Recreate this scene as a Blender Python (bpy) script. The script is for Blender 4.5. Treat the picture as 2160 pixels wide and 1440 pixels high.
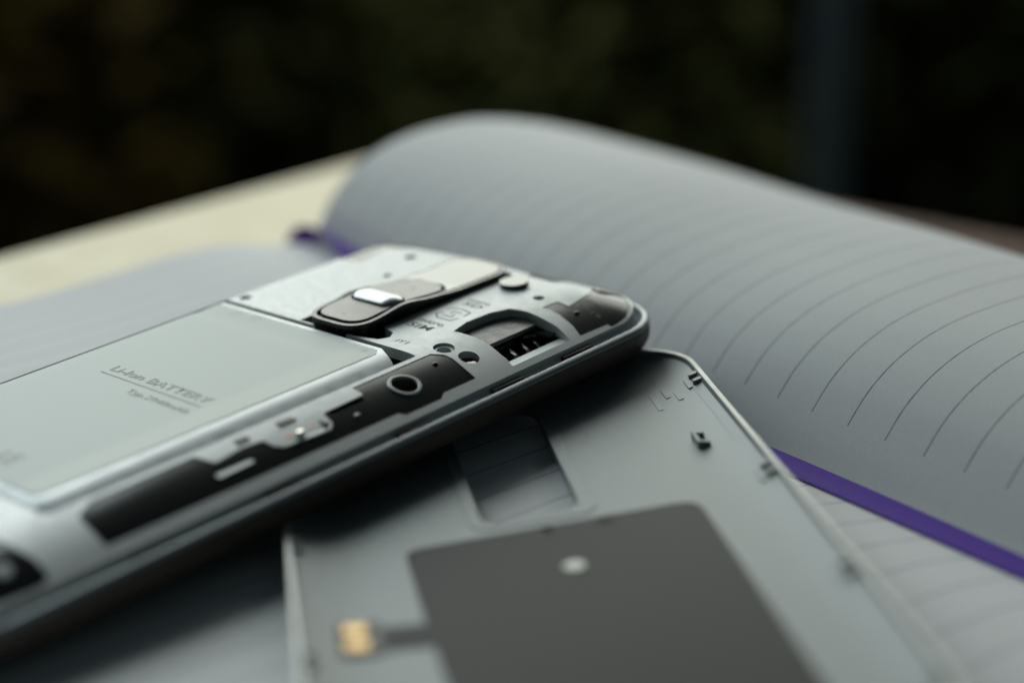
import bpy, bmesh, math, random
import numpy as np
from mathutils import Matrix, Vector
from mathutils.geometry import delaunay_2d_cdt

for o in list(bpy.data.objects):
    bpy.data.objects.remove(o)
random.seed(7)
S = 0.001                                   # everything below is laid out in millimetres
scene = bpy.context.scene
COL = scene.collection

# ------------------------------------------------------------------ camera, light, exposure
TABLE = -128.0                              # table top, millimetres below the lens
FPX, PITCH = 3900.0, math.radians(19.0)
cam_d = bpy.data.cameras.new('camera')
cam = bpy.data.objects.new('camera', cam_d)
COL.objects.link(cam)
scene.camera = cam
cam.location = (0, 0, -TABLE * S)
cam.rotation_euler = (math.pi / 2 - PITCH, 0, 0)
cam_d.sensor_width = 22.3
cam_d.lens = FPX / 2160.0 * 22.3
cam_d.clip_start, cam_d.clip_end = 0.01, 60
cam_d.dof.use_dof = True
cam_d.dof.focus_distance = 0.3035
cam_d.dof.aperture_fstop = 3.5
cam_d.dof.aperture_blades = 7

world = bpy.data.worlds.new('World')
scene.world = world
world.use_nodes = True
wn = world.node_tree.nodes['Background']
wn.inputs[0].default_value = (0.62, 0.92, 1.0, 1)
wn.inputs[1].default_value = 0.032


def area(name, loc, target, sx, sy, power, colour):
    l = bpy.data.lights.new(name, 'AREA')
    l.shape = 'RECTANGLE'
    l.size, l.size_y, l.energy, l.color = sx, sy, power, colour
    o = bpy.data.objects.new(name, l)
    COL.objects.link(o)
    o.location = loc
    d = Vector(target) - Vector(loc)
    o.rotation_euler = d.to_track_quat('-Z', 'Y').to_euler()
    return o


# a large soft window beyond the table to the left, and a lower opening straight behind
area('window_light', (-0.82, 1.16, 0.80), (-0.02, 0.30, 0.0), 1.15, 0.95, 13.0, (0.865, 0.985, 0.995))
area('doorway_light', (0.02, 1.40, 0.50), (0.0, 0.30, 0.0), 1.1, 0.72, 7.8, (0.97, 1.0, 0.92))
# added fill lamp for the shrubs, aimed away from the table
area('garden_fill', (-0.1, 1.75, 1.5), (-0.1, 3.3, 0.0), 2.6, 0.8, 6.0, (0.95, 1.0, 0.85))

vs = scene.view_settings
vs.view_transform = 'Standard'
vs.look = 'None'
vs.exposure = 0.0
vs.gamma = 1.0
scene.render.engine = 'CYCLES'


# ------------------------------------------------------------------ helpers: pixels, layout
def ray(px, py):
    x, y = (px - 1080) / FPX, (py - 720) / FPX
    s, c = math.sin(PITCH), math.cos(PITCH)
    return np.array([x, c - s * y, -s - c * y])


G = np.array([-0.60197344, 0.79851611])      # along the notebook gutter, away from the lens
H = np.array([-0.79851611, -0.60197344])     # across the left page, away from the gutter
S0 = -208.13


def st(s, t, z):
    """notebook coordinates -> millimetres from the lens"""
    p = H * (s + S0) + G * t
    return np.array([p[0], p[1], z])


def at_t(px, py, t):
    d = ray(px, py)
    return d * (t / float(d[:2] @ G))


def world_pts(pts):
    a = np.asarray(pts, float).copy()
    a[:, 2] -= TABLE
    return a * S


# ------------------------------------------------------------------ helpers: materials
def mat(name, base, rough=0.5, metal=0.0, spec=0.5, noise=None, bump=None, coat=0.0, sheen=0.0, var=0.0):
    m = bpy.data.materials.new(name)
    m.use_nodes = True
    nt = m.node_tree
    b = nt.nodes['Principled BSDF']
    b.inputs['Base Color'].default_value = (*base, 1)
    b.inputs['Roughness'].default_value = rough
    b.inputs['Metallic'].default_value = metal
    b.inputs['Specular IOR Level'].default_value = spec
    b.inputs['Coat Weight'].default_value = coat
    b.inputs['Sheen Weight'].default_value = sheen
    tc = nt.nodes.new('ShaderNodeTexCoord')
    if noise:
        n = nt.nodes.new('ShaderNodeTexNoise')
        n.inputs['Scale'].default_value = noise
        n.inputs['Detail'].default_value = 5
        nt.links.new(tc.outputs['Object'], n.inputs['Vector'])
        r = nt.nodes.new('ShaderNodeMapRange')
        r.inputs['From Min'].default_value, r.inputs['From Max'].default_value = 0.3, 0.7
        r.inputs['To Min'].default_value = max(0.03, rough - 0.07)
        r.inputs['To Max'].default_value = min(1, rough + 0.07)
        nt.links.new(n.outputs['Fac'], r.inputs['Value'])
        nt.links.new(r.outputs['Result'], b.inputs['Roughness'])
        if var:
            mx = nt.nodes.new('ShaderNodeMix')
            mx.data_type = 'RGBA'
            mx.inputs[6].default_value = (*[c * (1 - var) for c in base], 1)
            mx.inputs[7].default_value = (*[min(1, c * (1 + var)) for c in base], 1)
            nt.links.new(n.outputs['Fac'], mx.inputs[0])
            nt.links.new(mx.outputs[2], b.inputs['Base Color'])
    if bump:
        sc, st_ = bump
        n2 = nt.nodes.new('ShaderNodeTexNoise')
        n2.inputs['Scale'].default_value = sc
        n2.inputs['Detail'].default_value = 3
        nt.links.new(tc.outputs['Object'], n2.inputs['Vector'])
        bp = nt.nodes.new('ShaderNodeBump')
        bp.inputs['Strength'].default_value = st_
        bp.inputs['Distance'].default_value = 0.00005
        nt.links.new(n2.outputs['Fac'], bp.inputs['Height'])
        nt.links.new(bp.outputs['Normal'], b.inputs['Normal'])
    return m


def paper(name, base, t0, margin):
    m = mat(name, base, rough=0.72, spec=0.3, bump=(4200, 0.45))
    nt = m.node_tree
    b = nt.nodes['Principled BSDF']
    uv = nt.nodes.new('ShaderNodeUVMap')
    sep = nt.nodes.new('ShaderNodeSeparateXYZ')
    nt.links.new(uv.outputs['UV'], sep.inputs['Vector'])

    def mth(op, a, v=None, c=None):
        n = nt.nodes.new('ShaderNodeMath')
        n.operation = op
        for i, q in enumerate((a, v, c)):
            if q is None:
                continue
            if isinstance(q, (int, float)):
                n.inputs[i].default_value = q
            else:
                nt.links.new(q, n.inputs[i])
        return n.outputs[0]
    v = mth('ADD', sep.outputs['Y'], -t0 + 8.1 * 100 + 4.05)
    w = mth('PINGPONG', v, 4.05)                # 4.05 on a line
    on = mth('GREATER_THAN', w, 4.05 - 0.135)
    mar = mth('GREATER_THAN', sep.outputs['X'], margin)
    on = mth('MULTIPLY', on, mar)
    on = mth('MULTIPLY', on, 0.86)
    nk = nt.nodes.new('ShaderNodeTexNoise')
    nk.inputs['Scale'].default_value = 0.55
    nt.links.new(uv.outputs['UV'], nk.inputs['Vector'])
    mr = nt.nodes.new('ShaderNodeMapRange')
    mr.inputs['From Min'].default_value, mr.inputs['From Max'].default_value = 0.35, 0.65
    mr.inputs['To Min'].default_value, mr.inputs['To Max'].default_value = 0.72, 1.0
    nt.links.new(nk.outputs['Fac'], mr.inputs['Value'])
    on = mth('MULTIPLY', on, mr.outputs['Result'])
    n = nt.nodes.new('ShaderNodeTexNoise')
    tcn = nt.nodes.new('ShaderNodeTexCoord')
    nt.links.new(tcn.outputs['Object'], n.inputs['Vector'])
    n.inputs['Scale'].default_value = 2100
    n.inputs['Detail'].default_value = 6
    mx0 = nt.nodes.new('ShaderNodeMix')
    mx0.data_type = 'RGBA'
    nt.links.new(n.outputs['Fac'], mx0.inputs[0])
    mx0.inputs[6].default_value = (*[c * 0.88 for c in base], 1)
    mx0.inputs[7].default_value = (*[min(1, c * 1.10) for c in base], 1)
    mx = nt.nodes.new('ShaderNodeMix')
    mx.data_type = 'RGBA'
    nt.links.new(on, mx.inputs[0])
    nt.links.new(mx0.outputs[2], mx.inputs[6])
    mx.inputs[7].default_value = (0.085, 0.08, 0.10, 1)
    nt.links.new(mx.outputs[2], b.inputs['Base Color'])
    return m


M = {}
M['chassis'] = mat('silver_painted_chassis', (0.56, 0.585, 0.58), rough=0.45, metal=0.25, spec=0.5, noise=700, bump=(5200, 0.55))
M['black'] = mat('black_glossy_plastic', (0.006, 0.0062, 0.007), rough=0.19, spec=0.38)
M['blackmatte'] = mat('black_matte_plastic', (0.006, 0.006, 0.007), rough=0.5, spec=0.35, noise=400)
M['body'] = mat('reflection_tinted_frame', (0.080, 0.058, 0.044), rough=0.5, metal=0.0, spec=0.5, noise=600, bump=(4200, 0.2))  # grey frame; brown tint of reflected wood is put into its colour
M['rim'] = mat('satin_metal_rim', (0.30, 0.33, 0.34), rough=0.38, metal=0.5, noise=600)
M['key'] = mat('dark_satin_key', (0.085, 0.083, 0.075), rough=0.30, metal=0.4, spec=0.45, bump=(9000, 0.3))
M['glass'] = mat('camera_glass', (0.16, 0.165, 0.15), rough=0.2, spec=0.6, metal=0.5)
M['power'] = mat('polished_power_button', (0.42, 0.44, 0.44), rough=0.32, metal=0.85)
M['battery'] = mat('battery_label', (0.63, 0.68, 0.64), rough=0.5, spec=0.3, bump=(3500, 0.2))
M['overlay'] = mat('battery_overlay', (0.64, 0.685, 0.63), rough=0.47, spec=0.32, bump=(3500, 0.2))
M['batside'] = mat('battery_case', (0.62, 0.65, 0.66), rough=0.36, metal=0.2, noise=300)
M['print'] = mat('grey_print', (0.37, 0.38, 0.37), rough=0.5)
M['engrave'] = mat('engraved_shade', (0.10, 0.11, 0.11), rough=0.6, spec=0.2)  # dark tone stands in for shade inside the engraved lines
M['mould'] = mat('moulding_mark', (0.17, 0.185, 0.185), rough=0.6)
M['whiteprint'] = mat('pale_print', (0.75, 0.76, 0.75), rough=0.6)
M['dimprint'] = mat('dim_print', (0.10, 0.10, 0.10), rough=0.6)
M['gold'] = mat('gold_contact', (0.50, 0.35, 0.17), rough=0.45, metal=1.0)
M['copper'] = mat('copper_contact', (0.45, 0.20, 0.07), rough=0.4, metal=0.9)
M['steel'] = mat('steel_contact', (0.70, 0.68, 0.64), rough=0.22, metal=1.0)
M['sim'] = mat('dark_sim_card', (0.050, 0.050, 0.046), rough=0.38, spec=0.6, noise=500)
M['cover'] = mat('silver_painted_cover', (0.205, 0.228, 0.23), rough=0.46, metal=0.2, spec=0.35, bump=(7500, 0.8))
M['coverrim'] = mat('pale_cover_rim', (0.58, 0.58, 0.54), rough=0.45, metal=0.1, noise=300)
M['film'] = mat('dark_film_sticker', (0.016, 0.018, 0.017), rough=0.5, spec=0.10)
M['purple'] = mat('purple_satin', (0.070, 0.010, 0.33), rough=0.6, spec=0.15, sheen=0.05, bump=(2500, 0.9), noise=1500, var=0.3)
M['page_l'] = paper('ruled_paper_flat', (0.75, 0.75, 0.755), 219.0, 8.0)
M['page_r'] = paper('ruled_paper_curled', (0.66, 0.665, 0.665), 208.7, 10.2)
M['pageedge'] = mat('page_edges', (0.60, 0.59, 0.55), rough=0.8, noise=200)
M['board'] = mat('brown_cover_board', (0.10, 0.05, 0.028), rough=0.55, noise=120, var=0.3)
M['cream'] = mat('cream_surface', (0.82, 0.72, 0.50), rough=0.6, spec=0.4, noise=60)


def wood():
    m = bpy.data.materials.new('brown_wood')
    m.use_nodes = True
    nt = m.node_tree
    b = nt.nodes['Principled BSDF']
    tc = nt.nodes.new('ShaderNodeTexCoord')
    mp = nt.nodes.new('ShaderNodeMapping')
    mp.inputs['Scale'].default_value = (4, 60, 60)
    mp.inputs['Rotation'].default_value = (0, 0, -0.9)
    n = nt.nodes.new('ShaderNodeTexNoise')
    n.inputs['Scale'].default_value = 1.6
    n.inputs['Detail'].default_value = 6
    cr = nt.nodes.new('ShaderNodeValToRGB')
    cr.color_ramp.elements[0].color = (0.022, 0.007, 0.003, 1)
    cr.color_ramp.elements[1].color = (0.095, 0.034, 0.012, 1)
    nt.links.new(tc.outputs['Object'], mp.inputs['Vector'])
    nt.links.new(mp.outputs['Vector'], n.inputs['Vector'])
    nt.links.new(n.outputs['Fac'], cr.inputs['Fac'])
    nt.links.new(cr.outputs['Color'], b.inputs['Base Color'])
    b.inputs['Roughness'].default_value = 0.6
    b.inputs['Specular IOR Level'].default_value = 0.05
    return m


M['wood'] = wood()


# ------------------------------------------------------------------ helpers: objects
def tag(o, label=None, category=None, group=None, kind=None):
    if label:
        o['label'] = label
    if category:
        o['category'] = category
    if group:
        o['group'] = group
    if kind:
        o['kind'] = kind
    return o


def empty(name, matrix, label, category):
    o = bpy.data.objects.new(name, None)
    o.empty_display_size = 0.01
    COL.objects.link(o)
    o.matrix_world = matrix
    return tag(o, label, category)


def link(name, me, material, parent=None, smooth=35, bevel=0.0, segs=2):
    for p in me.polygons:
        p.use_smooth = True
    if smooth:
        me.set_sharp_from_angle(angle=math.radians(smooth))
    mats = material if isinstance(material, (list, tuple)) else [material]
    if len(me.materials) == 0:
        for m_ in mats:
            me.materials.append(m_)
    o = bpy.data.objects.new(name, me)
    COL.objects.link(o)
    if parent:
        o.parent = parent
    if bevel:
        b = o.modifiers.new('bevel', 'BEVEL')
        b.width = bevel * S
        b.segments = segs
        b.limit_method = 'ANGLE'
        b.angle_limit = math.radians(50)
        b.use_clamp_overlap = True
    return o


def mesh(name, verts, faces):
    me = bpy.data.meshes.new(name)
    me.from_pydata([tuple(v) for v in verts], [], [tuple(f) for f in faces])
    me.update()
    return me


def inside(poly, P):
    poly = np.asarray(poly)
    x, y = P[:, 0], P[:, 1]
    r = np.zeros(len(P), bool)
    n = len(poly)
    j = n - 1
    for i in range(n):
        xi, yi = poly[i]
        xj, yj = poly[j]
        c = ((yi > y) != (yj > y)) & (x < (xj - xi) * (y - yi) / ((yj - yi) or 1e-12) + xi)
        r ^= c
        j = i
    return r


def resample(loop, step):
    out = []
    n = len(loop)
    for i in range(n):
        a, b = np.array(loop[i], float), np.array(loop[(i + 1) % n], float)
        k = max(1, int(math.ceil(np.linalg.norm(b - a) / step)))
        for q in range(k):
            out.append(a + (b - a) * q / k)
    return np.array(out)


def rounded(poly, r, seg=5):
    """round every corner of a polygon; r is a number or one radius per corner"""
    n = len(poly)
    out = []
    for i in range(n):
        p0, p, p1 = (np.array(poly[(i + k) % n], float) for k in (-1, 0, 1))
        rr = r[i] if isinstance(r, (list, tuple)) else r
        a, b = p0 - p, p1 - p
        la, lb = np.linalg.norm(a), np.linalg.norm(b)
        a, b = a / la, b / lb
        cosang = float(np.clip(a @ b, -1, 1))
        ang = math.acos(cosang)
        d = min(rr / max(math.tan(ang / 2), 1e-3), 0.48 * la, 0.48 * lb)
        if d < 0.02 or abs(ang - math.pi) < 0.02:
            out.append(p)
            continue
        s, e = p + a * d, p + b * d
        for q in range(seg + 1):
            u = q / seg
            out.append((1 - u) ** 2 * s + 2 * u * (1 - u) * p + u * u * e)
    return [tuple(v) for v in out]


def rrect(x0, y0, x1, y1, r, seg=8):
    out = []
    for cx, cy, a0 in ((x1 - r, y1 - r, 0), (x0 + r, y1 - r, 90), (x0 + r, y0 + r, 180), (x1 - r, y0 + r, 270)):
        for q in range(seg + 1):
            a = math.radians(a0 + 90 * q / seg)
            out.append((cx + r * math.cos(a), cy + r * math.sin(a)))
    return out


def circle(cx, cy, r, n=28, ry=None):
    return [(cx + r * math.cos(2 * math.pi * i / n), cy + (ry or r) * math.sin(2 * math.pi * i / n)) for i in range(n)]


def plate_mesh(name, outline, holes=(), ztop=lambda x, y: 0.0, zbot=None, thick=1.0, step=2.0, closed=False, extra=(), fine=None):
    loops = [resample(outline, fine or step)] + [resample(h, fine or step) for h in holes]
    verts, edges = [], []
    for lp in loops + [resample(e, fine or step) for e in extra]:
        b = len(verts)
        n = len(lp)
        verts += [tuple(v) for v in lp]
        edges += [(b + i, b + (i + 1) % n) for i in range(n)]
    L = np.array(verts)
    mn, mx_ = loops[0].min(0), loops[0].max(0)
    gx = np.arange(mn[0] + step / 2, mx_[0], step)
    gy = np.arange(mn[1] + step / 2, mx_[1], step)
    P = np.array([(x + (step * .37 if j % 2 else 0), y) for j, y in enumerate(gy) for x in gx]) if len(gx) and len(gy) else np.zeros((0, 2))
    if len(P):
        ok = inside(loops[0], P)
        for h in loops[1:]:
            ok &= ~inside(h, P)
        P = P[ok]
    if len(P):
        d2 = np.full(len(P), 1e9)
        for c in range(0, len(L), 400):
            q = L[c:c + 400]
            d2 = np.minimum(d2, ((P[:, None, :] - q[None]) ** 2).sum(2).min(1))
        P = P[d2 > (0.45 * step) ** 2]
        verts += [tuple(p) for p in P]
    r = delaunay_2d_cdt([Vector(v) for v in verts], edges, [], 0, 1e-5)
    V = np.array([(v.x, v.y) for v in r[0]])
    F = [tuple(f) for f in r[2]]
    cen = np.array([V[list(f)].mean(0) for f in F])
    ok = inside(loops[0], cen)
    for h in loops[1:]:
        ok &= ~inside(h, cen)
    F = [f for f, k in zip(F, ok) if k]
    top = [(x, y, ztop(x, y)) for x, y in V]
    zb = zbot or (lambda x, y: ztop(x, y) - thick)
    cnt = {}
    for f in F:
        for i in range(len(f)):
            a, b = f[i], f[(i + 1) % len(f)]
            cnt.setdefault((min(a, b), max(a, b)), []).append((a, b))
    vv = list(top)
    faces = list(F)
    low = {}

    def lo(i):
        if i not in low:
            low[i] = len(vv)
            vv.append((V[i][0], V[i][1], zb(V[i][0], V[i][1])))
        return low[i]
    for k, e in cnt.items():
        if len(e) == 1:
            a, b = e[0]
            faces.append((b, a, lo(a), lo(b)))
    if closed:
        for f in F:
            faces.append(tuple(lo(i) for i in reversed(f)))
    used = sorted({i for f in faces for i in f})
    remap = {o: n for n, o in enumerate(used)}
    return mesh(name, [tuple(c * S for c in vv[i]) for i in used], [[remap[i] for i in f] for f in faces])


def plate(name, outline, material, parent, holes=(), bevel=0.0, smooth=35, **k):
    return link(name, plate_mesh(name, outline, holes, **k), material, parent, smooth=smooth, bevel=bevel)


def box(name, x0, x1, y0, y1, z0, z1, material, parent, bevel=0.1):
    v = [(x, y, z) for z in (z0, z1) for y in (y0, y1) for x in (x0, x1)]
    f = [(0, 2, 3, 1), (4, 5, 7, 6), (0, 1, 5, 4), (2, 6, 7, 3), (0, 4, 6, 2), (1, 3, 7, 5)]
    return link(name, mesh(name, [tuple(c * S for c in p) for p in v], f), material, parent, bevel=bevel)


def rings(name, ringlist, material, parent, cap_top=False, cap_bottom=False, smooth=40):
    """loft: list of closed loops of (x,y,z) with equal counts"""
    n = len(ringlist[0])
    v = [tuple(c * S for c in p) for r_ in ringlist for p in r_]
    f = []
    for k in range(len(ringlist) - 1):
        for i in range(n):
            j = (i + 1) % n
            f.append((k * n + i, k * n + j, (k + 1) * n + j, (k + 1) * n + i))
    if cap_bottom:
        f.append(tuple(reversed(range(n))))
    if cap_top:
        f.append(tuple(range((len(ringlist) - 1) * n, len(ringlist) * n)))
    return link(name, mesh(name, v, f), material, parent, smooth=smooth)


def dome(name, cx, cy, r, z0, hgt, material, parent, n=16):
    rl = [[(x, y, z0 + hgt * math.sin(a)) for x, y in circle(cx, cy, max(r * math.cos(a), 0.01), n)] for a in np.linspace(0, math.pi / 2 * .98, 6)]
    return rings(name, rl, material, parent, cap_top=True, smooth=80)


def lettering(name, text, x, y, size, material, parent, zfun, width=None, shear=0.0, off=0.03, bold=0.0):
    c = bpy.data.curves.new('t', 'FONT')
    c.body = text
    c.size = size
    c.offset = bold
    c.resolution_u = 3
    o = bpy.data.objects.new('t', c)
    COL.objects.link(o)
    dg = bpy.context.evaluated_depsgraph_get()
    me = bpy.data.meshes.new_from_object(o.evaluated_get(dg))
    bpy.data.objects.remove(o)
    co = np.array([v.co[:2] for v in me.vertices])
    k = width / (co[:, 0].max() - co[:, 0].min()) if width else 1.0
    x0 = co[:, 0].min()
    for v in me.vertices:
        X = x + (v.co.x - x0) * k + shear * v.co.y
        Y = y + v.co.y
        v.co = (X * S, Y * S, (zfun(X, Y) + off) * S)
    me.materials.clear()
    me.name = name
    return link(name, me, material, parent, smooth=0)


def strokes(name, paths, w, material, parent, zfun, off=0.03):
    v, f = [], []
    for p in paths:
        p = resample(p + p[::-1][1:-1], 0.6)[:] if False else p
        for a, b in zip(p[:-1], p[1:]):
            a, b = np.array(a, float), np.array(b, float)
            d = (b - a) / np.linalg.norm(b - a)
            n = np.array([-d[1], d[0]]) * w / 2
            a, b = a - d * w / 2, b + d * w / 2
            k = len(v)
            for q in (a - n, b - n, b + n, a + n):
                v.append((q[0] * S, q[1] * S, (zfun(q[0], q[1]) + off) * S))
            f.append((k, k + 1, k + 2, k + 3))
    return link(name, mesh(name, v, f), material, parent, smooth=0)


# ------------------------------------------------------------------ setting: floor, table, garden
def build_box_world(name, verts, z0, z1, material):
    v = [tuple(np.array([x, y, z - TABLE]) * S) for z in (z0, z1) for x, y in verts]
    n = len(verts)
    f = [tuple(reversed(range(n))), tuple(range(n, 2 * n))] + [(i, (i + 1) % n, n + (i + 1) % n, n + i) for i in range(n)]
    return mesh(name, v, f)


fl = link('ground', mesh('ground', [(-8, -4, -0.75), (8, -4, -0.75), (8, 14, -0.75), (-8, 14, -0.75)], [(0, 1, 2, 3)]),
          mat('dark_soil', (0.020, 0.019, 0.012), rough=0.9, noise=6, var=0.5))
tag(fl, kind='structure')

E1 = np.array([0.62, 0.7846])
E2 = np.array([0.7846, -0.62])
CORNER = np.array([-11.2, 577.7])


def tab(k, m):                                # k back along E1 from the corner, m along E2
    return CORNER - E1 * k + E2 * m


tt = Matrix.Translation((0, 0, -0.75))
table = empty('table', tt, 'brown wooden table under the open notebook', 'table')


def under(o, parent):
    o.parent = parent
    o.matrix_parent_inverse = parent.matrix_world.inverted()
    return o


bpy.context.view_layer.update()
me = build_box_world('table_top', [tab(7, 0), tab(767, 0), tab(767, 1150), tab(7, 1150)][::-1], TABLE - 26, TABLE, M['wood'])
under(link('table_top', me, M['wood'], bevel=2.5), table)
for k, m_ in ((60, 45), (728, 45), (728, 1105), (60, 1105)):
    a, b = tab(k - 24, m_ - 24), tab(k + 24, m_ + 24)
    me = build_box_world('leg', [tab(k - 24, m_ - 24), tab(k + 24, m_ - 24), tab(k + 24, m_ + 24), tab(k - 24, m_ + 24)][::-1], TABLE - 750, TABLE - 26.5, M['wood'])
    under(link('leg', me, M['wood'], bevel=2), table)

# cream strip laid over the wood along the table edge
me = build_box_world('cream_strip', [tab(48, 1.5), tab(345, 1.5), tab(345, 211), tab(48, 211)][::-1], TABLE + 0.1, TABLE + 0.8, M['cream'])
tag(link('table_strip', me, M['cream']), 'thin cream strip lying on the table along its far edge', 'paper')


# shrubs behind the table
def shrub(name, x, y, w, d, h, n, tint, seed, label):
    rnd = np.random.RandomState(seed)
    root = empty(name, Matrix.Translation((x, y, -0.75)), label, 'shrub')
    tag(root, group=None)
    bpy.context.view_layer.update()
    rl = []
    v, f = [], []
    for k in range(9):                       # stems
        a = rnd.uniform(0, 6.28)
        ex, ey, ez = math.cos(a) * w * .33 * rnd.rand(), math.sin(a) * d * .33 * rnd.rand(), h * rnd.uniform(.55, .9)
        for u in (0, .5, 1):
            rr = 0.018 * (1 - .75 * u)
            for q in range(5):
                b = q * 1.2566
                v.append((ex * u ** 1.5 + rr * math.cos(b), ey * u ** 1.5 + rr * math.sin(b), ez * u))
        o = k * 15
        for u in range(2):
            for q in range(5):
                f.append((o + u * 5 + q, o + u * 5 + (q + 1) % 5, o + u * 5 + 5 + (q + 1) % 5, o + u * 5 + 5 + q))
    link('stem', mesh('stem', v, f), M['bark'], root)
    cl = []
    for _ in range(26):
        a = rnd.normal(size=3)
        a /= np.linalg.norm(a)
        rr = rnd.uniform(.35, 1) ** .6
        cl.append((a[0] * w / 2 * rr, a[1] * d / 2 * rr, h * .56 + a[2] * h * .42 * rr, rnd.uniform(.10, .2)))
    cl = np.array(cl)
    idx = rnd.randint(0, len(cl), n)
    c = cl[idx, :3] + rnd.normal(size=(n, 3)) * cl[idx, 3:4] * .55
    c[:, 2] = np.clip(c[:, 2], 0.03, h * 1.05)
    ax = rnd.normal(size=(n, 3)); ax /= np.linalg.norm(ax, axis=1)[:, None]
    bx = np.cross(ax, rnd.normal(size=(n, 3))); bx /= np.linalg.norm(bx, axis=1)[:, None]
    nz = np.cross(ax, bx)
    ln = rnd.uniform(.022, .045, (n, 1))
    V = np.stack([c - ax * ln, c + bx * ln * .42 + nz * ln * .12, c + ax * ln, c - bx * ln * .42 + nz * ln * .12], 1).reshape(-1, 3)
    F = [(4 * i, 4 * i + 1, 4 * i + 2, 4 * i + 3) for i in range(n)]
    link('foliage', mesh('foliage', V, F), tint, root, smooth=0)
    return root


M['bark'] = mat('bark', (0.045, 0.03, 0.018), rough=0.85, noise=30)
LG = mat('dark_green_leaves', (0.055, 0.062, 0.014), rough=0.6, spec=0.3, noise=9, var=0.6)
LO = mat('olive_leaves', (0.14, 0.15, 0.045), rough=0.6, spec=0.3, noise=9, var=0.5)
LB = mat('brownish_leaves', (0.13, 0.088, 0.016), rough=0.6, spec=0.3, noise=9, var=0.5)
shrub('garden_shrub', -0.78, 2.35, 0.75, 0.6, 0.98, 3400, LB, 1, 'blurred shrub with brownish leaves at the end of the row')
shrub('garden_shrub', -0.30, 2.75, 0.75, 0.7, 0.74, 3400, LG, 2, 'blurred low dark green shrub beside the brownish one')
shrub('garden_shrub', 0.06, 2.55, 0.55, 0.5, 0.86, 3000, LO, 3, 'blurred olive green shrub in the middle of the row')
shrub('garden_shrub', 0.42, 2.9, 0.75, 0.7, 0.80, 3400, LG, 4, 'blurred dark green shrub behind the grey post')
shrub('garden_shrub', 0.98, 3.0, 0.85, 0.7, 0.80, 3400, LG, 5, 'blurred dark green shrub at the far side of the grey post')
shrub('garden_shrub', -0.55, 3.7, 1.3, 0.8, 1.0, 3600, LG, 6, 'blurred tall dark shrub in the second row, behind the brownish one')
shrub('garden_shrub', 0.55, 3.9, 1.4, 0.8, 1.0, 3600, LG, 8, 'blurred wide dark shrub in the second row, behind the post')

pm = mat('blue_grey_post', (0.060, 0.078, 0.084), rough=0.6, spec=0.2, noise=12)
post = empty('metal_post', Matrix.Translation((0.324, 1.86, -0.75)), 'slim blue-grey metal post standing among the blurred shrubs', 'post')
bpy.context.view_layer.update()
box('shaft', -20, 20, -20, 20, 12, 1900, pm, post, bevel=4)
box('base_plate', -70, 70, -70, 70, 0, 12, pm, post, bevel=3)
box('cap', -25, 25, -25, 25, 1900, 1912, pm, post, bevel=3)


# ------------------------------------------------------------------ notebook
def smooth01(x):
    x = min(1.0, max(0.0, x))
    return x * x * (3 - 2 * x)


def spline(xs, ys):
    xs, ys = np.array(xs, float), np.array(ys, float)
    if xs[0] > xs[-1]:
        xs, ys = xs[::-1], ys[::-1]
    h_ = np.diff(xs)
    d = np.diff(ys) / h_
    m_ = np.zeros(len(xs))
    m_[0], m_[-1] = d[0], d[-1]
    m_[1:-1] = (d[:-1] * h_[1:] + d[1:] * h_[:-1]) / (h_[1:] + h_[:-1])

    def fn(x):
        i = int(np.clip(np.searchsorted(xs, x) - 1, 0, len(xs) - 2))
        u = (x - xs[i]) / h_[i]
        return ((1 + 2 * u) * (1 - u) ** 2 * ys[i] + u * (1 - u) ** 2 * h_[i] * m_[i]
                + u * u * (3 - 2 * u) * ys[i + 1] + u * u * (u - 1) * h_[i] * m_[i + 1])
    return fn


THEAD, TTAIL = 359.8, 92.0
LPROF = spline([0, 1.5, 4, 7, 12, 20, 32, 45, 70, 100, 130, 176],
               [-119.8, -118.6, -117.5, -116.9, -116.0, -114.5, -113.9, -114.6, -116.2, -117.3, -117.9, -118.6])
RPROF = spline([0, -2.5, -6, -10, -14, -21, -30, -40, -50, -60, -70, -80, -90, -105, -115, -124],
               [-120.2, -116.6, -112.0, -107.6, -104.7, -101.5, -99.2, -98.1, -97.7, -98.0, -99.2, -102.0, -105.4, -110.9, -114.9, -119.0])


def gut(t):
    return -4.0 * smooth01((t - 215) / 145)


def zleft(s, t):
    sp = max(0.0, s - gut(t))
    z = LPROF(sp)
    z -= smooth01((t - 255) / 105) * (1.2 + 1.6 * smooth01((sp - 20) / 50)) * smooth01(sp / 8)
    z += 5.0 * smooth01((205 - t) / 90) * smooth01((sp - 40) / 50)
    return z


def zright(s, t):
    sp = min(0.0, s - gut(t))
    lift = 2.6 * smooth01((t - 225) / 130)
    wav = (0.22 * math.sin(t / 13.0 + sp * .05) + 0.16 * math.sin(t / 29.0 - sp * .09)) * smooth01(-sp / 25)
    return RPROF(sp) + wav + lift * (1 - 1.15 * smooth01((-sp - 42) / 34)) * smooth01(-sp / 6)


nb_base = st(0, 226, TABLE)
nb = empty('notebook', Matrix.Translation(world_pts([nb_base])[0]), 'thick open ruled notebook whose pages curl up beside the phone', 'notebook')
bpy.context.view_layer.update()


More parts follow.
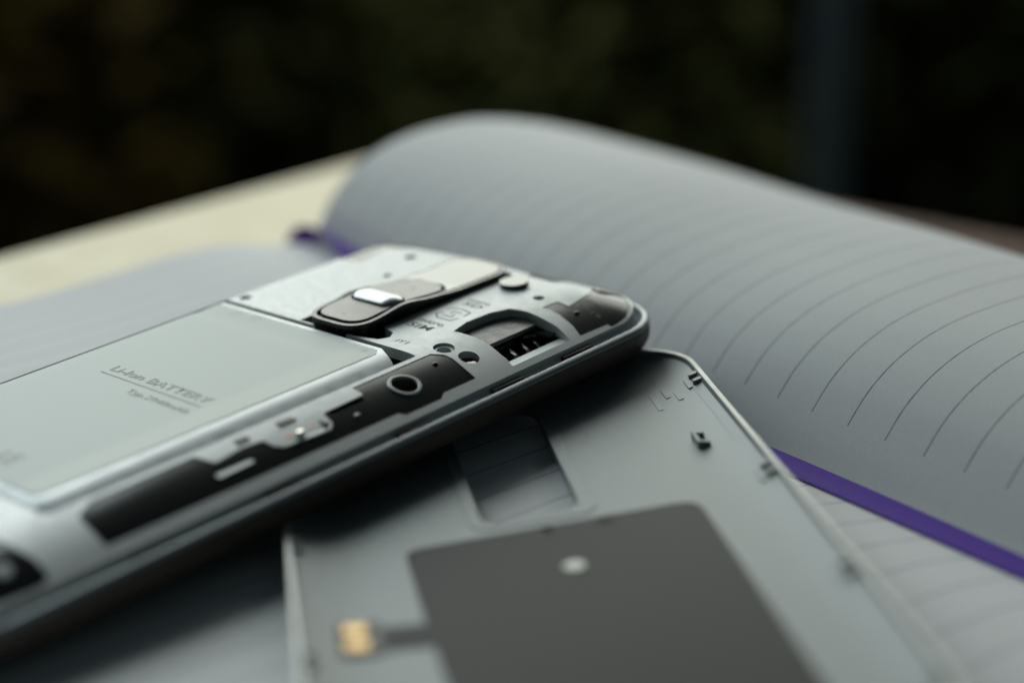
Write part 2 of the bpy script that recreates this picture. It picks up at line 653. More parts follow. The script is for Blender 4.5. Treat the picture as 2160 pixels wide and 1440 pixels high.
def page_block(zfun, svals, label, paper_mat):
    tv = np.concatenate([np.linspace(THEAD, THEAD - 4, 3), np.linspace(THEAD - 8, TTAIL, 56)])
    pts, uvs = [], []
    ns, nt_ = len(svals), len(tv)
    for t in tv:
        arc, prev = 0.0, None
        for s in svals:
            ss = s + gut(t)
            z = zfun(ss, t)
            if prev is not None:
                arc += math.hypot(ss - prev[0], z - prev[1])
            prev = (ss, z)
            pts.append(st(ss, t, z))
            uvs.append((arc, t))
    top = len(pts)
    faces = [(j * ns + i, j * ns + i + 1, (j + 1) * ns + i + 1, (j + 1) * ns + i) for j in range(nt_ - 1) for i in range(ns - 1)]
    if svals[-1] < 0:
        faces = [tuple(reversed(f)) for f in faces]
    # page edges down to the cover board
    border = [i for i in range(ns)] + [j * ns + ns - 1 for j in range(1, nt_)] + [(nt_ - 1) * ns + i for i in range(ns - 2, -1, -1)] + [j * ns for j in range(nt_ - 2, 0, -1)]
    base = len(pts)
    for i in border:
        p = pts[i].copy()
        p[2] = TABLE + 3.1
        pts.append(p)
        uvs.append((0, 0))
    nb_ = len(border)
    side = []
    for i in range(nb_):
        j = (i + 1) % nb_
        side.append((border[i], border[j], base + j, base + i))
    W = world_pts(pts)
    org = np.array(nb.matrix_world.translation)
    me_ = mesh('page_block', W - org, faces + side)
    me_.materials.append(paper_mat)
    me_.materials.append(M['pageedge'])
    for k, p in enumerate(me_.polygons):
        p.material_index = 0 if k < len(faces) else 1
    uvl = me_.uv_layers.new(name='UVMap')
    li = np.zeros(len(me_.loops), int)
    me_.loops.foreach_get('vertex_index', li)
    uvl.data.foreach_set('uv', np.array(uvs)[li].ravel())
    o = link('page_block', me_, paper_mat, nb, smooth=40)
    o['label'] = label
    return o


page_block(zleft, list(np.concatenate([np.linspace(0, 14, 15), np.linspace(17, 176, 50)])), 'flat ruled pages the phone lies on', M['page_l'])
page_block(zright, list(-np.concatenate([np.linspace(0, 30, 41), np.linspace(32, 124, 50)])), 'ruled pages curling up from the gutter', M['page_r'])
for s0, s1 in ((0.5, 179), (-127, -0.5)):
    c = [st(s, t, 0)[:2] for s, t in ((s0, THEAD + 3), (s1, THEAD + 3), (s1, TTAIL - 3), (s0, TTAIL - 3))]
    me = build_box_world('cover_board', c, TABLE + 0.9, TABLE + 3.0, M['board'])
    me.transform(Matrix.Translation(-nb.matrix_world.translation))
    link('cover_board', me, M['board'], nb, bevel=0.5)


# ribbon bookmark: lies in the gutter, then lifts over the head of the pages
def ribbon():
    path = []
    for t in np.linspace(TTAIL - 10, 322, 40):
        s = 5.8 + gut(t) + 0.35 * math.sin(t / 17.0)
        path.append((st(s, t, zleft(s, max(t, TTAIL)) + 0.75), 1.0))
    for px, py, t in ((770, 566, 330), (742, 537, 338), (715, 510, 347), (692, 494, 354), (668, 487, 360), (648, 490, 364.5), (637, 503, 367), (632, 525, 368.5), (633, 550, 369.5)):
        path.append((at_t(px, py, t), 1.0))
    P = np.array([p for p, _ in path])
    # resample smoothly
    d = np.concatenate([[0], np.cumsum(np.linalg.norm(np.diff(P, axis=0), axis=1))])
    fx, fy, fz = (spline(d, P[:, k]) for k in range(3))
    Q = np.array([(fx(u), fy(u), fz(u)) for u in np.linspace(0, d[-1], 150)])
    T = np.gradient(Q, axis=0)
    T /= np.linalg.norm(T, axis=1)[:, None]
    hv = np.array([H[0], H[1], 0.0])
    V, F = [], []
    n = len(Q)
    m_ = 7
    for i in range(n):
        t = float(Q[i, :2] @ G)
        tilt = 0.06 * (1 - smooth01((t - 315) / 30)) + 0.55 * smooth01((t - 330) / 25)
        w = hv * math.cos(tilt) + np.array([0, 0, 1]) * math.sin(tilt)
        w = w - T[i] * (w @ T[i]); w /= np.linalg.norm(w)
        nrm = np.cross(w, T[i])
        if nrm[2] < 0:
            nrm = -nrm
        for k in range(m_):
            u = (k / (m_ - 1) - .5)
            V.append(Q[i] + w * 6.6 * u + nrm * (0.25 * (1 - (2 * u) ** 4)))
        for k in range(m_):
            u = (k / (m_ - 1) - .5)
            V.append(Q[i] + w * 6.6 * u - nrm * 0.12)
    r = 2 * m_
    for i in range(n - 1):
        for k in range(m_ - 1):
            F.append((i * r + k, i * r + k + 1, (i + 1) * r + k + 1, (i + 1) * r + k))
            F.append((i * r + m_ + k + 1, i * r + m_ + k, (i + 1) * r + m_ + k, (i + 1) * r + m_ + k + 1))
        F.append((i * r, (i + 1) * r, (i + 1) * r + m_, i * r + m_))
        F.append((i * r + m_ - 1, i * r + 2 * m_ - 1, (i + 1) * r + 2 * m_ - 1, (i + 1) * r + m_ - 1))
    W = world_pts(V) - np.array(nb.matrix_world.translation)
    o = link('ribbon_bookmark', mesh('ribbon_bookmark', W, F), M['purple'], nb, smooth=50)
    o['label'] = 'purple satin ribbon bookmark lying in the gutter'


ribbon()


# ------------------------------------------------------------------ poses of phone and cover
def pose(R, t):
    m_ = Matrix.Identity(4)
    for i in range(3):
        for j in range(3):
            m_[i][j] = R[i][j]
    # re-orthonormalise
    q = m_.to_3x3().to_quaternion().to_matrix().to_4x4()
    w = world_pts([t])[0]
    q.translation = w
    return q


PHONE = pose([[0.72869, 0.68147, -0.06795], [-0.68427, 0.72855, -0.0314], [0.02811, 0.06938, 0.99719]], [-51.988, 314.882, -100.924])
COVER = pose([[0.98202, -0.15137, -0.11279], [0.15513, 0.98757, 0.02526], [0.10756, -0.0423, 0.9933]], [-41.401, 297.847, -113.989])

# ------------------------------------------------------------------ back cover, inner side up
cv = empty('phone_back_cover', COVER, 'silver phone back cover lying inner side up under the phone, dark film inside', 'phone cover')
CW, CL, CR = 72.0, 142.0, 13.0


def cdist(x, y):
    """distance inwards from the rounded outline"""
    qx = abs(x - CW / 2) - (CW / 2 - CR)
    qy = abs(y + CL / 2) - (CL / 2 - CR)
    return -(math.hypot(max(qx, 0), max(qy, 0)) + min(max(qx, qy), 0) - CR)


def cz(x, y):
    d = cdist(x, y)
    if d <= 0.95:
        return -0.25 * (1 - min(1, d / 0.35)) ** 2 if d < .35 else 0.0
    if d <= 1.15:
        return -0.75 * (d - 0.95) / 0.2
    u = min(1.0, (d - 1.15) / 9.5)
    return -0.75 - 2.25 * (1 - (1 - u) ** 2.2)


def czb(x, y):
    d = cdist(x, y)
    u = min(1.0, max(0, d) / 10.0)
    return -0.9 - 3.2 * (1 - (1 - u) ** 2.4)


def cin(d):
    return rrect(d, -CL + d, CW - d, -d, max(CR - d, 1.5), 12)


cut = rounded([(28.2, -60.6), (34.5, -62.0), (42.8, -60.4), (43.2, -14.0), (28.2, -14.0)], [5.5, 30, 5.5, 5, 5], 8)
cover_shell = plate('shell', cin(0), M['cover'], cv, holes=[cut], ztop=cz, zbot=czb, step=3.2, fine=1.3, closed=True,
                    extra=[cin(.35), cin(.95), cin(1.15), cin(2), cin(3.2), cin(5), cin(7.4), cin(10.6)], smooth=28)
# paler lip along the cut edge
lip = plate('rim_lip', cin(0.12), M['coverrim'], cv, holes=[cin(0.86)], ztop=lambda x, y: 0.10, thick=0.45, step=3, fine=1.5, bevel=0.05)
# dark film with its connector tab
film = rounded([(16.4, -65.2), (59.0, -64.2), (59.4, -134), (18.6, -134), (17.2, -95.6), (10.0, -94.6), (10.2, -88.2), (16.9, -89.2)], [2.6, 3.6, 5, 5, .5, .6, .6, .5], 8)
plate('film_sticker', film, M['film'], cv, ztop=lambda x, y: cz(x, y) + 0.14, thick=0.13, step=3.2, fine=1.5, bevel=0.05)
plate('contact_backing', rrect(5.4, -95.6, 11.2, -86.0, 0.7, 4), M['blackmatte'], cv, ztop=lambda x, y: cz(x, y) + 0.22, thick=0.2, step=1.5)
for y0 in (-89.9, -94.4):
    plate('gold_contact', rrect(6.2, y0, 9.3, y0 + 3.1, 0.6, 4), M['gold'], cv, ztop=lambda x, y: cz(x, y) + 0.42, thick=0.19, step=1.2, bevel=0.05)
plate('film_spot', circle(38.1, -79.6, 1.5), M['coverrim'], cv, ztop=lambda x, y: cz(x, y) + 0.28, thick=0.13, step=1.5)


def hook(x, y, name='hook'):
    # C-shaped clip standing on the floor
    z = cz(x, y)
    pts = [(x, y), (x + 2.0, y), (x + 2.0, y - .7), (x + .7, y - .7), (x + .7, y - 4.1), (x + 2.0, y - 4.1), (x + 2.0, y - 4.8), (x, y - 4.8)]
    return plate(name, pts, M['cover'], cv, ztop=lambda a, b: cz(a, b) + 1.35 - 0.35 * (a - x), zbot=lambda a, b: cz(a, b) - .1, step=2, bevel=0.08)


hook(64.0, -40.6)
for x, y, l in ((64.6, -16.6, 4.6), (62.3, -17.8, 8.0), (66.2, -19.6, 4.2)):
    plate('rib', rrect(x, y - l, x + .9, y, .3, 4), M['cover'], cv, ztop=lambda a, b: cz(a, b) + .13, zbot=lambda a, b: cz(a, b) - .1, step=2, bevel=.12)
for yc in (-16.6, -60.0, -96.0, -128.0):
    for k in (0, 1):
        y = yc - k * 3.1
        plate('clip_tooth', rrect(69.6, y - 1.1, 71.2, y, .25, 3), M['cover'], cv, ztop=lambda a, b: -0.12 - .25 * (71.2 - a), zbot=lambda a, b: cz(a, b) - .1, step=1, bevel=.08)
        plate('clip_tooth', rrect(.8, y - 1.1, 2.4, y, .25, 3), M['cover'], cv, ztop=lambda a, b: -0.12 - .25 * (a - .8), zbot=lambda a, b: cz(a, b) - .1, step=1, bevel=.08)
    plate('clip_foot', rrect(68.6, yc - 4.6, 69.3, yc - .2, .2, 3), M['cover'], cv, ztop=lambda a, b: cz(a, b) + .25, zbot=lambda a, b: cz(a, b) - .1, step=1.5, bevel=.05)
# shallow arc and moulding lines on the floor
arc_pts = [(46.9 + 2.4 * math.cos(a), -32.0 + 3.6 * math.sin(a)) for a in np.linspace(-1.3, 2.2, 14)]
strokes('moulding_line', [arc_pts], 0.14, M['mould'], cv, cz, 0.025)
strokes('moulding_line', [[(69.3, -21), (69.35, -34), (69.3, -48)]], 0.12, M['mould'], cv, cz, 0.03)
# raised border round the camera opening
frame_o = rounded([(26.2, -62.7), (45.2, -62.7), (45.2, -11.5), (26.2, -11.5)], [4, 4, 6, 6], 8)
plate('opening_border', frame_o, M['cover'], cv, holes=[cut], ztop=lambda x, y: cz(x, y) + .13, thick=.2, step=2.5, fine=1.2, bevel=.1)

# ------------------------------------------------------------------ phone
ph = empty('smartphone', PHONE, 'silver smartphone with its back cover off, lying screen down across the notebook', 'smartphone')
X0, X1, Y0, Y1, PR = -5.5, 63.6, -97.0, 51.0, 13.0


def pin(d, z):
    return [(x, y, z) for x, y in rrect(X0 + d, Y0 + d, X1 - d, Y1 - d, max(PR - d, 1.0), 14)]


rings('side_frame', [pin(4.5, -10.2), pin(2.0, -10.0), pin(.7, -9.4), pin(.15, -8.5), pin(0, -7.3), pin(.05, -6.3), pin(.22, -5.85)], M['body'], ph, cap_bottom=True, smooth=50)
rings('rim', [pin(.24, -5.86), pin(.04, -5.8), pin(.05, -5.62), pin(.3, -5.28), pin(.75, -5.02), pin(1.25, -4.98), pin(1.35, -5.4), pin(1.4, -6.3)], M['rim'], ph, smooth=50)
rings('rim_groove', [pin(1.3, -6.1), pin(3.6, -6.1)], M['blackmatte'], ph)


def zf(x, y):
    r = t = l = b = 0.0
    if x > 45:
        r = 4.6 * ((x - 45) / 17) ** 2
    if y > 36:
        t = 3.4 * ((y - 36) / 12.5) ** 2
    if x < 0.6:
        l = 2.4 * ((0.6 - x) / 3.6) ** 2
    if y < -84:
        b = 3.0 * ((-84 - y) / 11) ** 2
    return max(-math.sqrt(r * r + t * t + l * l + b * b), -5.2)


def inset(d):
    return rrect(X0 + d, Y0 + d, X1 - d, Y1 - d, PR - d, 14)


ctop = inset(2.75)
bay = rounded([(-0.5, -69.8), (48.9, -69.8), (48.9, 1.25), (-0.5, 1.25)], [.6, 2, .6, .8])
keyslot = rounded([(19.6, 1.6), (33.6, 1.6), (35.7, 2.0), (38.3, 2.6), (39.4, 4.4), (38.1, 6.3), (34.9, 7.2), (34.9, 13.2), (34.3, 13.5), (34.6, 30), (35.2, 38.4), (33.6, 40.3), (23.4, 40.3), (20.9, 38), (20.0, 30)], [.3, .2, .5, 1, 1, 1, .3, .2, .2, 1, 1.5, 1, 1, 1.5, 1])
simwin = rounded([(46.3, 12.4), (45.2, 16.8), (45.4, 22.3), (46.8, 25.7), (49.8, 26.8), (53.7, 27.1), (56.4, 27.2), (59.6, 26.6), (59.6, 12.3), (58.1, 12.8), (56.4, 12.9), (53.5, 13.3), (50.8, 13.2)], [.4, 3, 3, .6, 3, 3, 3, .3, .3, 2, 2, 2, 2])
mod_top = rounded([(50.4, 29.8), (50.5, 33.7), (52.9, 33.9), (52.0, 40.4), (49.3, 44.6), (48.6, 47.6), (52.0, 47.4), (55.4, 46.2), (58.4, 43.6), (60.1, 40.6), (60.6, 37.6), (60.6, 36.0), (59.9, 35.9), (59.7, 29.0), (57.4, 29.9), (54.0, 30.4), (51.6, 30.4)],
                  [.2, .2, .2, .5, 1, .4, 1, 2, 2, 2, 2, .3, .3, .3, 2, 2, 1], 4)
mod_mid = rounded([(49.9, 3.4), (51.6, 5.0), (53.2, 5.2), (55.4, 4.9), (58.8, 4.6), (58.8, -2.7), (59.6, -4.0), (59.6, -11.7), (58.8, -12.6), (58.8, -67.0), (51.8, -66.4), (49.9, -62.8), (49.9, -44.9), (53.2, -43.6), (52.5, -38.3), (52.9, -34.3), (54.6, -34.1), (55.8, -32.7), (56.6, -24.4), (55.4, -22.9), (52.7, -22.4), (52.5, -13.8), (49.9, -13.8)],
                  [.3, 1, 1, 2, .3, .3, .4, .4, .4, .5, 2, .5, .4, 1, .6, .5, .5, 1, 1, .6, .5, .4, .3], 4)
mod_low = rounded([(49.7, -77.4), (55.5, -76.2), (59.2, -76.2), (60.2, -78.0), (60.0, -84), (56, -91.5), (46, -91.5), (46, -80)], [.8, 1, 1, 1, 2, 2, 1, 1], 4)
mod_tl = rounded([(-1.6, 28.2), (5.2, 28.8), (4.2, 34), (3.4, 37), (6.5, 42), (15, 45.4), (15, 47.9), (7.4, 47.4), (2.0, 44.6), (-1.2, 40.5), (-2.2, 37)], [.3, .6, 1, 2, 2, .3, .3, 2, 3, 3, 1], 4)
mod_tm = rounded([(36.8, 41.0), (43.4, 40.8), (42.2, 47.9), (21, 47.9), (23, 45.6), (30, 44.8), (35, 43.8)], [.6, .6, .5, .5, 1, 1, 1], 4)
ringhole = circle(49.8, 6.65, 1.8)
hole2 = circle(54.35, 7.75, 1.75)
holes_s = [circle(47.3, 32.5, 1.05, 20), circle(11.3, 36.2, 1.25, 20), circle(15.4, 26.3, .85, 20), circle(2.1, 3.9, 1.15, 20)]
slot_a = rounded([(52.75, -21.4), (53.6, -21.6), (53.6, -14.6), (52.75, -14.4)], .25)
plate('chassis', ctop, M['chassis'], ph, holes=[bay, keyslot, simwin, mod_top, mod_mid, mod_low, mod_tl, mod_tm, ringhole, hole2] + holes_s,
      ztop=zf, zbot=lambda x, y: zf(x, y) - 1.9, step=1.9, fine=0.9, bevel=0.16, smooth=40)
rings('chassis_wall', [pin(2.78, -4.5), pin(2.6, -5.0), pin(2.3, -5.6), pin(2.1, -6.2)], M['chassis'], ph)
# dark interior under every opening
plate('inner_board', inset(3.2), M['blackmatte'], ph, ztop=lambda x, y: -6.7, thick=.5, step=12)


def zm(x, y):
    return zf(x, y) - 0.12


SCREW = (51.3, 45.0)
BIG = circle(54.2, -6.6, 2.15, 32)
plate('antenna_cover', mod_top, M['black'], ph, holes=[circle(*SCREW, .01, 3)][:0], ztop=zm, thick=1.5, step=1.5, fine=.8, bevel=.12)
plate('antenna_cover', mod_mid, M['black'], ph, holes=[BIG, slot_a, rounded([(54.5, -45.3), (56.0, -45.4), (55.9, -38.2), (54.5, -38.1)], .6)], ztop=zm, thick=1.5, step=1.5, fine=.8, bevel=.12)
plate('antenna_cover', mod_low, M['black'], ph, ztop=zm, thick=1.5, step=1.6, fine=.9, bevel=.12)
plate('antenna_cover', mod_tl, M['black'], ph, ztop=zm, thick=1.2, step=1.5, fine=.8, bevel=.12)
plate('antenna_cover', mod_tm, M['black'], ph, ztop=zm, thick=1.2, step=1.5, fine=.8, bevel=.12)
plate('inlay', rounded([(54.6, -45.1), (55.9, -45.2), (55.8, -38.4), (54.6, -38.3)], .6), M['chassis'], ph, ztop=lambda x, y: zf(55.2, 0) - .3 - .08 * (x - 55), thick=.4, step=1.5)
# speaker jack: pale ring round the big hole, tube below
plate('hole_ring', circle(54.2, -6.6, 2.75, 36), M['rim'], ph, holes=[circle(54.2, -6.6, 2.1, 36)], ztop=lambda x, y: zf(x, y) + .16, thick=.6, step=1.2, fine=.5, bevel=.14)
rings('hole_tube', [[(x, y, zf(x, y) - .3) for x, y in circle(54.2, -6.6, 2.12, 32)], [(x, y, -6.4) for x, y in circle(54.2, -6.6, 1.95, 32)]][::-1], M['body'], ph, smooth=60)
# washer in the upper hole and a steel contact in the lower one
plate('washer', circle(49.8, 6.65, 1.78), M['chassis'], ph, holes=[circle(49.95, 6.5, 1.2)], ztop=lambda x, y: zf(x, y) - .42, thick=1.2, step=1.2, fine=.5, bevel=.05)
rings('hole_tube', [[(x, y, -6.4) for x, y in circle(54.35, 7.75, 1.7)], [(x, y, zf(x, y) - 1.2) for x, y in circle(54.35, 7.75, 1.75)]], M['body'], ph, smooth=60)
plate('spring_contact', rounded([(54.2, 6.4), (55.6, 6.3), (55.8, 8.0), (54.9, 8.7)], .3), M['steel'], ph, ztop=lambda x, y: -2.25 - .25 * (x - 55), thick=.25, step=1)
for x, y in ((55.0, 33.6), (52.6, 1.8), (55.9, -18.4)):
    dome('locating_pin', x, y, .52, zm(x, y) - .06, .42, M['rim' if x > 55.5 else 'black'], ph)
# screw in the top corner
plate('screw_recess', circle(*SCREW, 2.0, 28), M['blackmatte'], ph, ztop=lambda x, y: zf(x, y) + .02, thick=.1, step=1.2)
sc_ = plate('screw', circle(SCREW[0] + .2, SCREW[1] - .2, 1.35, 24), M['steel'], ph, ztop=lambda x, y: zf(x, y) + .22, thick=.2, step=1, bevel=.1)
for a in (0.4, 0.4 + math.pi / 2):
    cx, cy = SCREW[0] + .2, SCREW[1] - .2
    strokes('screw_slot', [[(cx - .8 * math.cos(a), cy - .8 * math.sin(a)), (cx + .8 * math.cos(a), cy + .8 * math.sin(a))]], .3, M['blackmatte'], sc_, zf, .24)
# black boxes standing in for the shade in the chassis clip slots
for y, l in ((34.0, 6.5), (17.5, 5.5), (1.2, 6.2), (-27.0, 6.0), (-49.0, 6.0), (-74.0, 6.0)):
    box('clip_slot_shade', 60.9, 62.3, y - l / 2, y + l / 2, -6.08, -5.55, M['blackmatte'], ph, bevel=0)
for y in (26.0, 9.0, -12.0, -38.0, -61.0):
    box('edge_pad', 60.9, 61.9, y - 3.6, y + 3.6, -6.08, -4.75, M['body'], ph, bevel=.2)
# silver board exposed beside the battery with its gold contacts
plate('board_window', [(50.0, -44.8), (53.1, -43.5), (52.5, -38.3), (52.9, -34.4), (54.6, -34.2), (55.7, -32.7), (56.5, -24.4), (55.3, -23.0), (52.6, -22.6), (52.4, -14.0), (50.0, -14.0)], M['chassis'], ph,
      ztop=lambda x, y: -1.25 - .10 * (x - 50), thick=.4, step=1.5)
for x, y in ((53.4, -30.5), (53.3, -26.2)):
    plate('copper_contact', rounded([(x - .9, y - .7), (x + .9, y - .7), (x + .9, y + .7), (x - .9, y + .7)], .2), M['copper'], ph, ztop=lambda a, b: -1.3, thick=.5, step=1, bevel=.06)
box('board_component', 50.2, 51.7, -30.0, -26.8, -1.4, -.45, M['blackmatte'], ph, bevel=.1)
box('board_component', 50.1, 51.5, -38.0, -35.6, -1.4, -.4, M['blackmatte'], ph, bevel=.1)
dome('board_screw', 51.5, -41.8, 1.15, -1.2, .35, M['steel'], ph)
box('board_rib', 52.6, 55.6, -24.4, -23.8, -2.4, -1.2, M['body'], ph, bevel=.1)
for x, y, w, l in ((50.4, -17.6, 1.3, 2.0), (50.3, -21.4, 1.0, 1.4), (50.4, -33.2, 1.4, 1.3), (54.6, -28.4, .8, 1.2)):
    box('board_component', x, x + w, y - l, y, -1.7, -.85, M['steel'], ph, bevel=.08)
box('board_slit', 50.3, 53.4, -34.35, -33.95, -1.9, -1.15, M['blackmatte'], ph, bevel=.03)
# loudspeaker grommet low corner
plate('speaker_eye', circle(55.5, -80.8, 1.4), M['rim'], ph, ztop=lambda x, y: zf(x, y) + .1, thick=.3, step=1.2, bevel=.1)

# ---- sim slot
# bright sloping ledge on the outer side of the opening
v = [(56.7, 13.2, -3.95), (56.7, 27.0, -3.95), (59.75, 26.6, -3.75), (59.75, 12.4, -3.75), (56.7, 13.2, -6.4), (56.7, 27.0, -6.4)]
link('slot_ledge', mesh('slot_ledge', [tuple(c * S for c in p) for p in v], [(0, 3, 2, 1), (0, 1, 5, 4)]), M['chassis'], ph, smooth=0)
box('slot_floor', 46.0, 56.8, 11.5, 28.0, -6.3, -5.7, M['blackmatte'], ph, bevel=.1)
for y in (15.4, 18.0, 21.0, 23.7):
    v = [(55.6, y - .55, -4.7), (55.6, y + .55, -4.7), (53.2, y + .12, -3.4), (53.2, y - .12, -3.4), (55.6, y - .55, -4.82), (55.6, y + .55, -4.82), (53.2, y + .12, -3.55), (53.2, y - .12, -3.55)]
    link('spring_contact', mesh('spring_contact', [tuple(c * S for c in p) for p in v], [(0, 1, 2, 3), (7, 6, 5, 4), (0, 3, 7, 4), (1, 5, 6, 2), (0, 4, 5, 1), (3, 2, 6, 7)]), M['steel'], ph, smooth=0)
# holder lip, a wavy dark strip behind the contacts
wav = [(52.0, 13.2), (52.5, 15.5), (52.4, 19.5), (52.2, 23), (53.4, 24.8), (55.2, 25.8), (56.2, 27.2), (51.6, 27.4), (51.4, 18)]
plate('card_holder', rounded(wav, .8), M['black'], ph, ztop=lambda x, y: -3.1, thick=.5, step=2, bevel=.06)

# ---- chassis markings laid on flat; engraved ones carry their shade as dark colour
lettering('marking', 'micro', 37.3, 12.7, 2.1, M['engrave'], ph, zf, width=5.8, bold=.02)
lettering('marking', 'SIM', 37.4, 10.0, 2.65, M['engrave'], ph, zf, width=5.2, bold=.02)
lettering('marking', 'IY1', 41.4, 3.55, 1.7, M['engrave'], ph, zf, width=2.5)
lettering('marking', 'micro', 37.7, 24.6, 1.5, M['engrave'], ph, zf, width=5.0, bold=.02)
lettering('marking', 'SD', 38.2, 22.6, 2.0, M['engrave'], ph, zf, width=4.4, bold=.02)
strokes('marking', [[(38.2, 18.2), (37.7, 16.9), (39.2, 15.6), (42.3, 15.6), (42.7, 17.2)], [(42.9, 18.4), (42.6, 20.3), (40.2, 20.8), (38.2, 20.4), (37.9, 19.3)],
                    [(39.3, 17.0), (41.2, 17.0)], [(41.2, 17.0), (40.9, 18.2)], [(39.6, 19.2), (41.4, 19.3)], [(39.6, 19.2), (39.9, 18.2)]], .24, M['engrave'], ph, zf)
lettering('marking', '0219', 53.5, 35.6, 1.7, M['dimprint'], ph, zm, width=4.4)
lettering('marking', 'IIE', 53.2, 38.2, 1.6, M['dimprint'], ph, zm, width=2.6)

# ---- rear key and camera bar


def zk(y):                                   # the bar swells around the power button
    return 1.85 + 0.85 * math.exp(-((y - 12.8) / 4.6) ** 2) - .45 * smooth01((y - 19) / 8)


KX0, KX1 = 21.0, 34.7
bar = rounded([(KX0, 0.9), (KX1 - .2, 1.0), (KX1, 20), (KX1 + .5, 39.7), (KX0 + .4, 39.7)], [5.0, 4.6, 20, 5.0, 5.0], 10)
barin = rounded([(KX0 + .75, 1.65), (KX1 - .95, 1.75), (KX1 - .75, 20), (KX1 - .3, 38.95), (KX0 + 1.15, 38.95)], [4.4, 4.0, 20, 4.4, 4.4], 10)
plate('key_base', bar, M['black'], ph, holes=[barin], ztop=lambda x, y: zk(y) - .25, zbot=lambda x, y: -1.8, step=1.3, fine=.6, bevel=.2)
plate('key_well', bar, M['blackmatte'], ph, ztop=lambda x, y: zk(y) - .95, zbot=lambda x, y: -1.7, step=2.0, fine=1.0)
panel = rounded([(22.3, 2.4), (33.1, 2.45), (33.35, 25.2), (22.4, 25.2)], [4.2, 3.9, 4.9, 4.9], 12)
pgap = rounded([(21.95, 1.8), (33.7, 1.9), (33.85, 25.6), (22.0, 25.6)], [4.2, 3.9, 5.1, 5.1], 12)
pw = rrect(22.75, 10.1, 33.3, 14.9, 2.35, 10)
pwh = rrect(22.45, 9.8, 33.6, 15.2, 2.65, 10)


def zpan(x, y):
    z = zk(y)
    dip = math.exp(-((y - 12.4) / 3.6) ** 4)
    return z - .28 * dip - 0.10 * ((x - 28) / 6) ** 2


plate('volume_key', panel, M['key'], ph, holes=[pwh], ztop=zpan, thick=.8, step=.9, fine=.5, bevel=.16)
lens_p = rounded([(22.1, 21.2), (22.6, 24.0), (25.0, 25.6), (31.0, 25.6), (33.3, 24.0), (33.7, 21.2), (34.25, 38.7), (22.4, 38.7)], [.2, 1.5, 2, 2, 1.5, .2, 4.2, 4.2], 8)
glass_o = [p for p in lens_p]
plate('camera_glass', lens_p, M['glass'], ph, ztop=lambda x, y: zk(y) - .14, thick=.5, step=1.3, fine=.6, bevel=.1)
rings('camera_lens', [[(x, y, .95) for x, y in circle(28.4, 32.2, 3.2, 32)], [(x, y, 1.02) for x, y in circle(28.4, 32.2, 2.6, 32)], [(x, y, 1.1) for x, y in circle(28.4, 32.2, .1, 32)]], M['glass'], ph, cap_top=True, smooth=80)


def pwring(d, z):
    return [(x, y, z + zk(12.5)) for x, y in rrect(22.75 + d, 10.1 + d, 33.3 - d, 14.9 - d, 2.38 - d, 10)]


rings('power_button', [pwring(0, -.9), pwring(0, -.32), pwring(.12, -.12), pwring(.45, .12), pwring(.95, .32), pwring(1.5, .44), pwring(2.0, .50), pwring(2.3, .51)], M['power'], ph, cap_top=True, smooth=70)
strokes('marking', [[(27.2, 4.9), (28.2, 4.6)]], .22, M['whiteprint'], ph, zpan, .03)
strokes('marking', [[(27.2, 21.0), (28.6, 21.0)], [(28.6, 21.0), (28.6, 20.2)]], .2, M['whiteprint'], ph, zpan, .03)
# flash disc
rings('flash_disc', [[(x, y, -.6) for x, y in circle(39.4, 34.7, 2.6, 32)], [(x, y, .8) for x, y in circle(39.4, 34.7, 2.6, 32)]], M['black'], ph, smooth=60)
plate('flash_window', circle(39.4, 34.7, 2.6, 32), M['glass'], ph, ztop=lambda x, y: .92, thick=.14, step=1.5, bevel=.06)

# ------------------------------------------------------------------ battery (lifts out of the phone)
bt = empty('phone_battery', PHONE @ Matrix.Translation((24 * S, -34 * S, -5.2 * S)), 'pale grey rectangular battery with lettering seated in the open phone', 'battery')
BO = (24.0, -34.0, -5.2)
bpy.context.view_layer.update()


def bz(x, y):
    z = 0.12
    if x > 43.2:
        z -= 1.25 * ((x - 43.2) / 4.9) ** 2.2
    if x < 1.2:
        z -= .5 * ((1.2 - x) / 1.0) ** 2
    if y < -67.5:
        z -= 1.0 * ((-67.5 - y) / 1.6) ** 2
    z -= 0.16 * math.exp(-((y + 5.4) / 1.2) ** 2) * smooth01((40 - x) / 6)
    return max(z, -3.6)


def rel(o, parent_off):
    o.data.transform(Matrix.Translation((-parent_off[0] * S, -parent_off[1] * S, -parent_off[2] * S)))
    return o


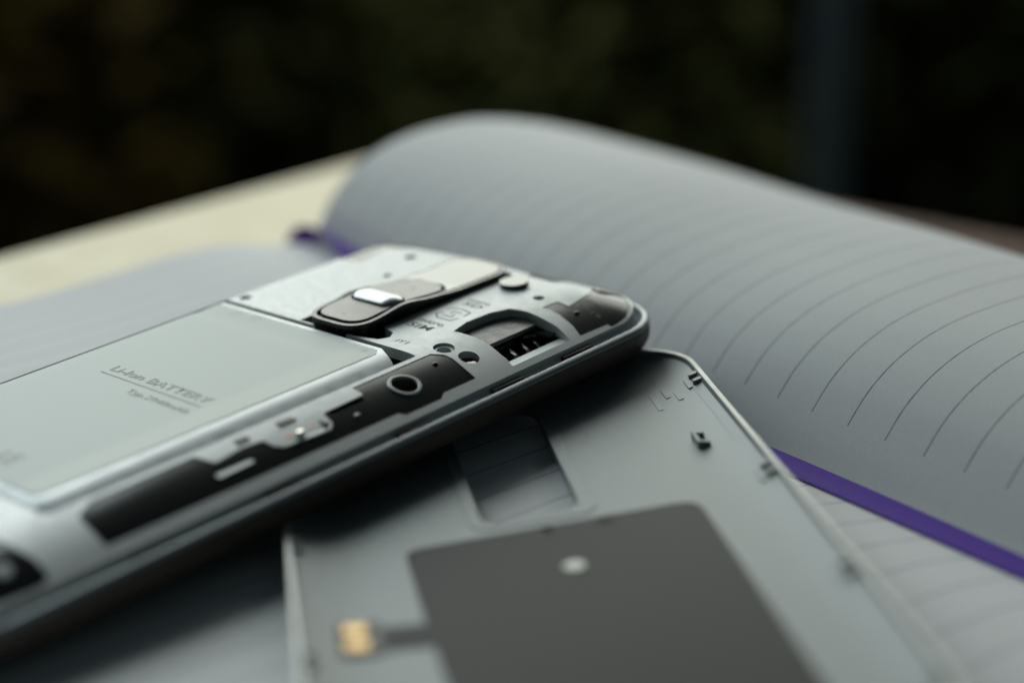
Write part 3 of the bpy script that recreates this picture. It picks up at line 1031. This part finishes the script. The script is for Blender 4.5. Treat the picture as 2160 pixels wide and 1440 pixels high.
bout = rounded([(0.3, -69.1), (48.1, -69.1), (48.1, -2.9), (43.6, -0.9), (42.3, -0.2), (0.3, -0.2)], [1.0, 1.2, 1.5, .5, .5, .8], 5)
rel(plate('battery_cell', bout, M['batside'], bt, ztop=bz, zbot=lambda x, y: -5.2, step=1.6, fine=.9, bevel=.18, closed=False), BO)
lab = rounded([(0.9, -67.2), (43.4, -67.2), (43.4, -2.6), (42.2, -1.1), (0.9, -1.1)], [.6, 1.6, .8, .5, .6], 5)
bzl = lambda x, y: bz(x, y) + .045
rel(plate('battery_label', lab, M['battery'], bt, ztop=bzl, thick=.05, step=1.6, fine=.9), BO)
rel(plate('label_overlay', rounded([(37.6, -66.8), (43.1, -66.8), (43.1, -3.6), (37.6, -3.6)], .6), M['overlay'], bt, ztop=lambda x, y: bz(x, y) + .075, thick=.03, step=2.5, fine=1.2), BO)
bzl = lambda x, y: bz(x, y) + .085
for args in (('Li-Ion BATTERY', 10.9, -31.9, 2.75, 25.4, 0.03), ('Typ.2940mAh', 21.2, -36.3, 2.0, 15.6, 0.0), ('LE', 26.0, -63.4, 4.6, 4.2, .03), ('7', 40.3, -2.9, 1.2, .6, 0)):
    rel(lettering('lettering', args[0], args[1], args[2], args[3], M['print'], bt, bzl, width=args[4], bold=args[5]), BO)
rel(strokes('lettering', [[(10.5, -33.2), (36.4, -33.2)]], .22, M['print'], bt, bzl), BO)
for x in (7.6, 12.8):
    c = circle(x, -2.6, .9, 16)
    rel(strokes('lettering', [c + [c[0]]], .12, M['whiteprint'], bt, bzl), BO)

# ------------------------------------------------------------------ sim card in its slot
sm = empty('sim_card', PHONE @ Matrix.Translation((49.4 * S, 20 * S, -2.3 * S)), 'dark sim card with pale marks sitting in the open slot of the phone', 'sim card')
SO = (49.4, 20.0, -2.3)
bpy.context.view_layer.update()
zs = lambda x, y: -1.55 - .06 * (x - 47)
rel(plate('card', rounded([(45.6, 13.0), (52.4, 13.0), (52.4, 26.2), (45.6, 26.2)], .5), M['sim'], sm, ztop=zs, thick=.75, step=3, bevel=.06, closed=True), SO)
rel(lettering('marking', 'E', 50.2, 14.9, 1.3, M['whiteprint'], sm, zs), SO)
rel(strokes('marking', [[(48.7, 18.3), (50.7, 18.3)], [(50.7, 18.3), (50.7, 20.3)], [(50.7, 20.3), (48.7, 20.3)], [(48.7, 20.3), (48.7, 18.3)], [(49.7, 18.3), (49.7, 20.3)]], .16, M['whiteprint'], sm, zs), SO)
rel(strokes('marking', [[(49.4, 22.3), (50.4, 22.3)], [(50.4, 22.3), (50.4, 23.3)], [(50.4, 23.3), (49.6, 23.3)], [(49.9, 22.3), (49.9, 23.8)]], .14, M['whiteprint'], sm, zs), SO)
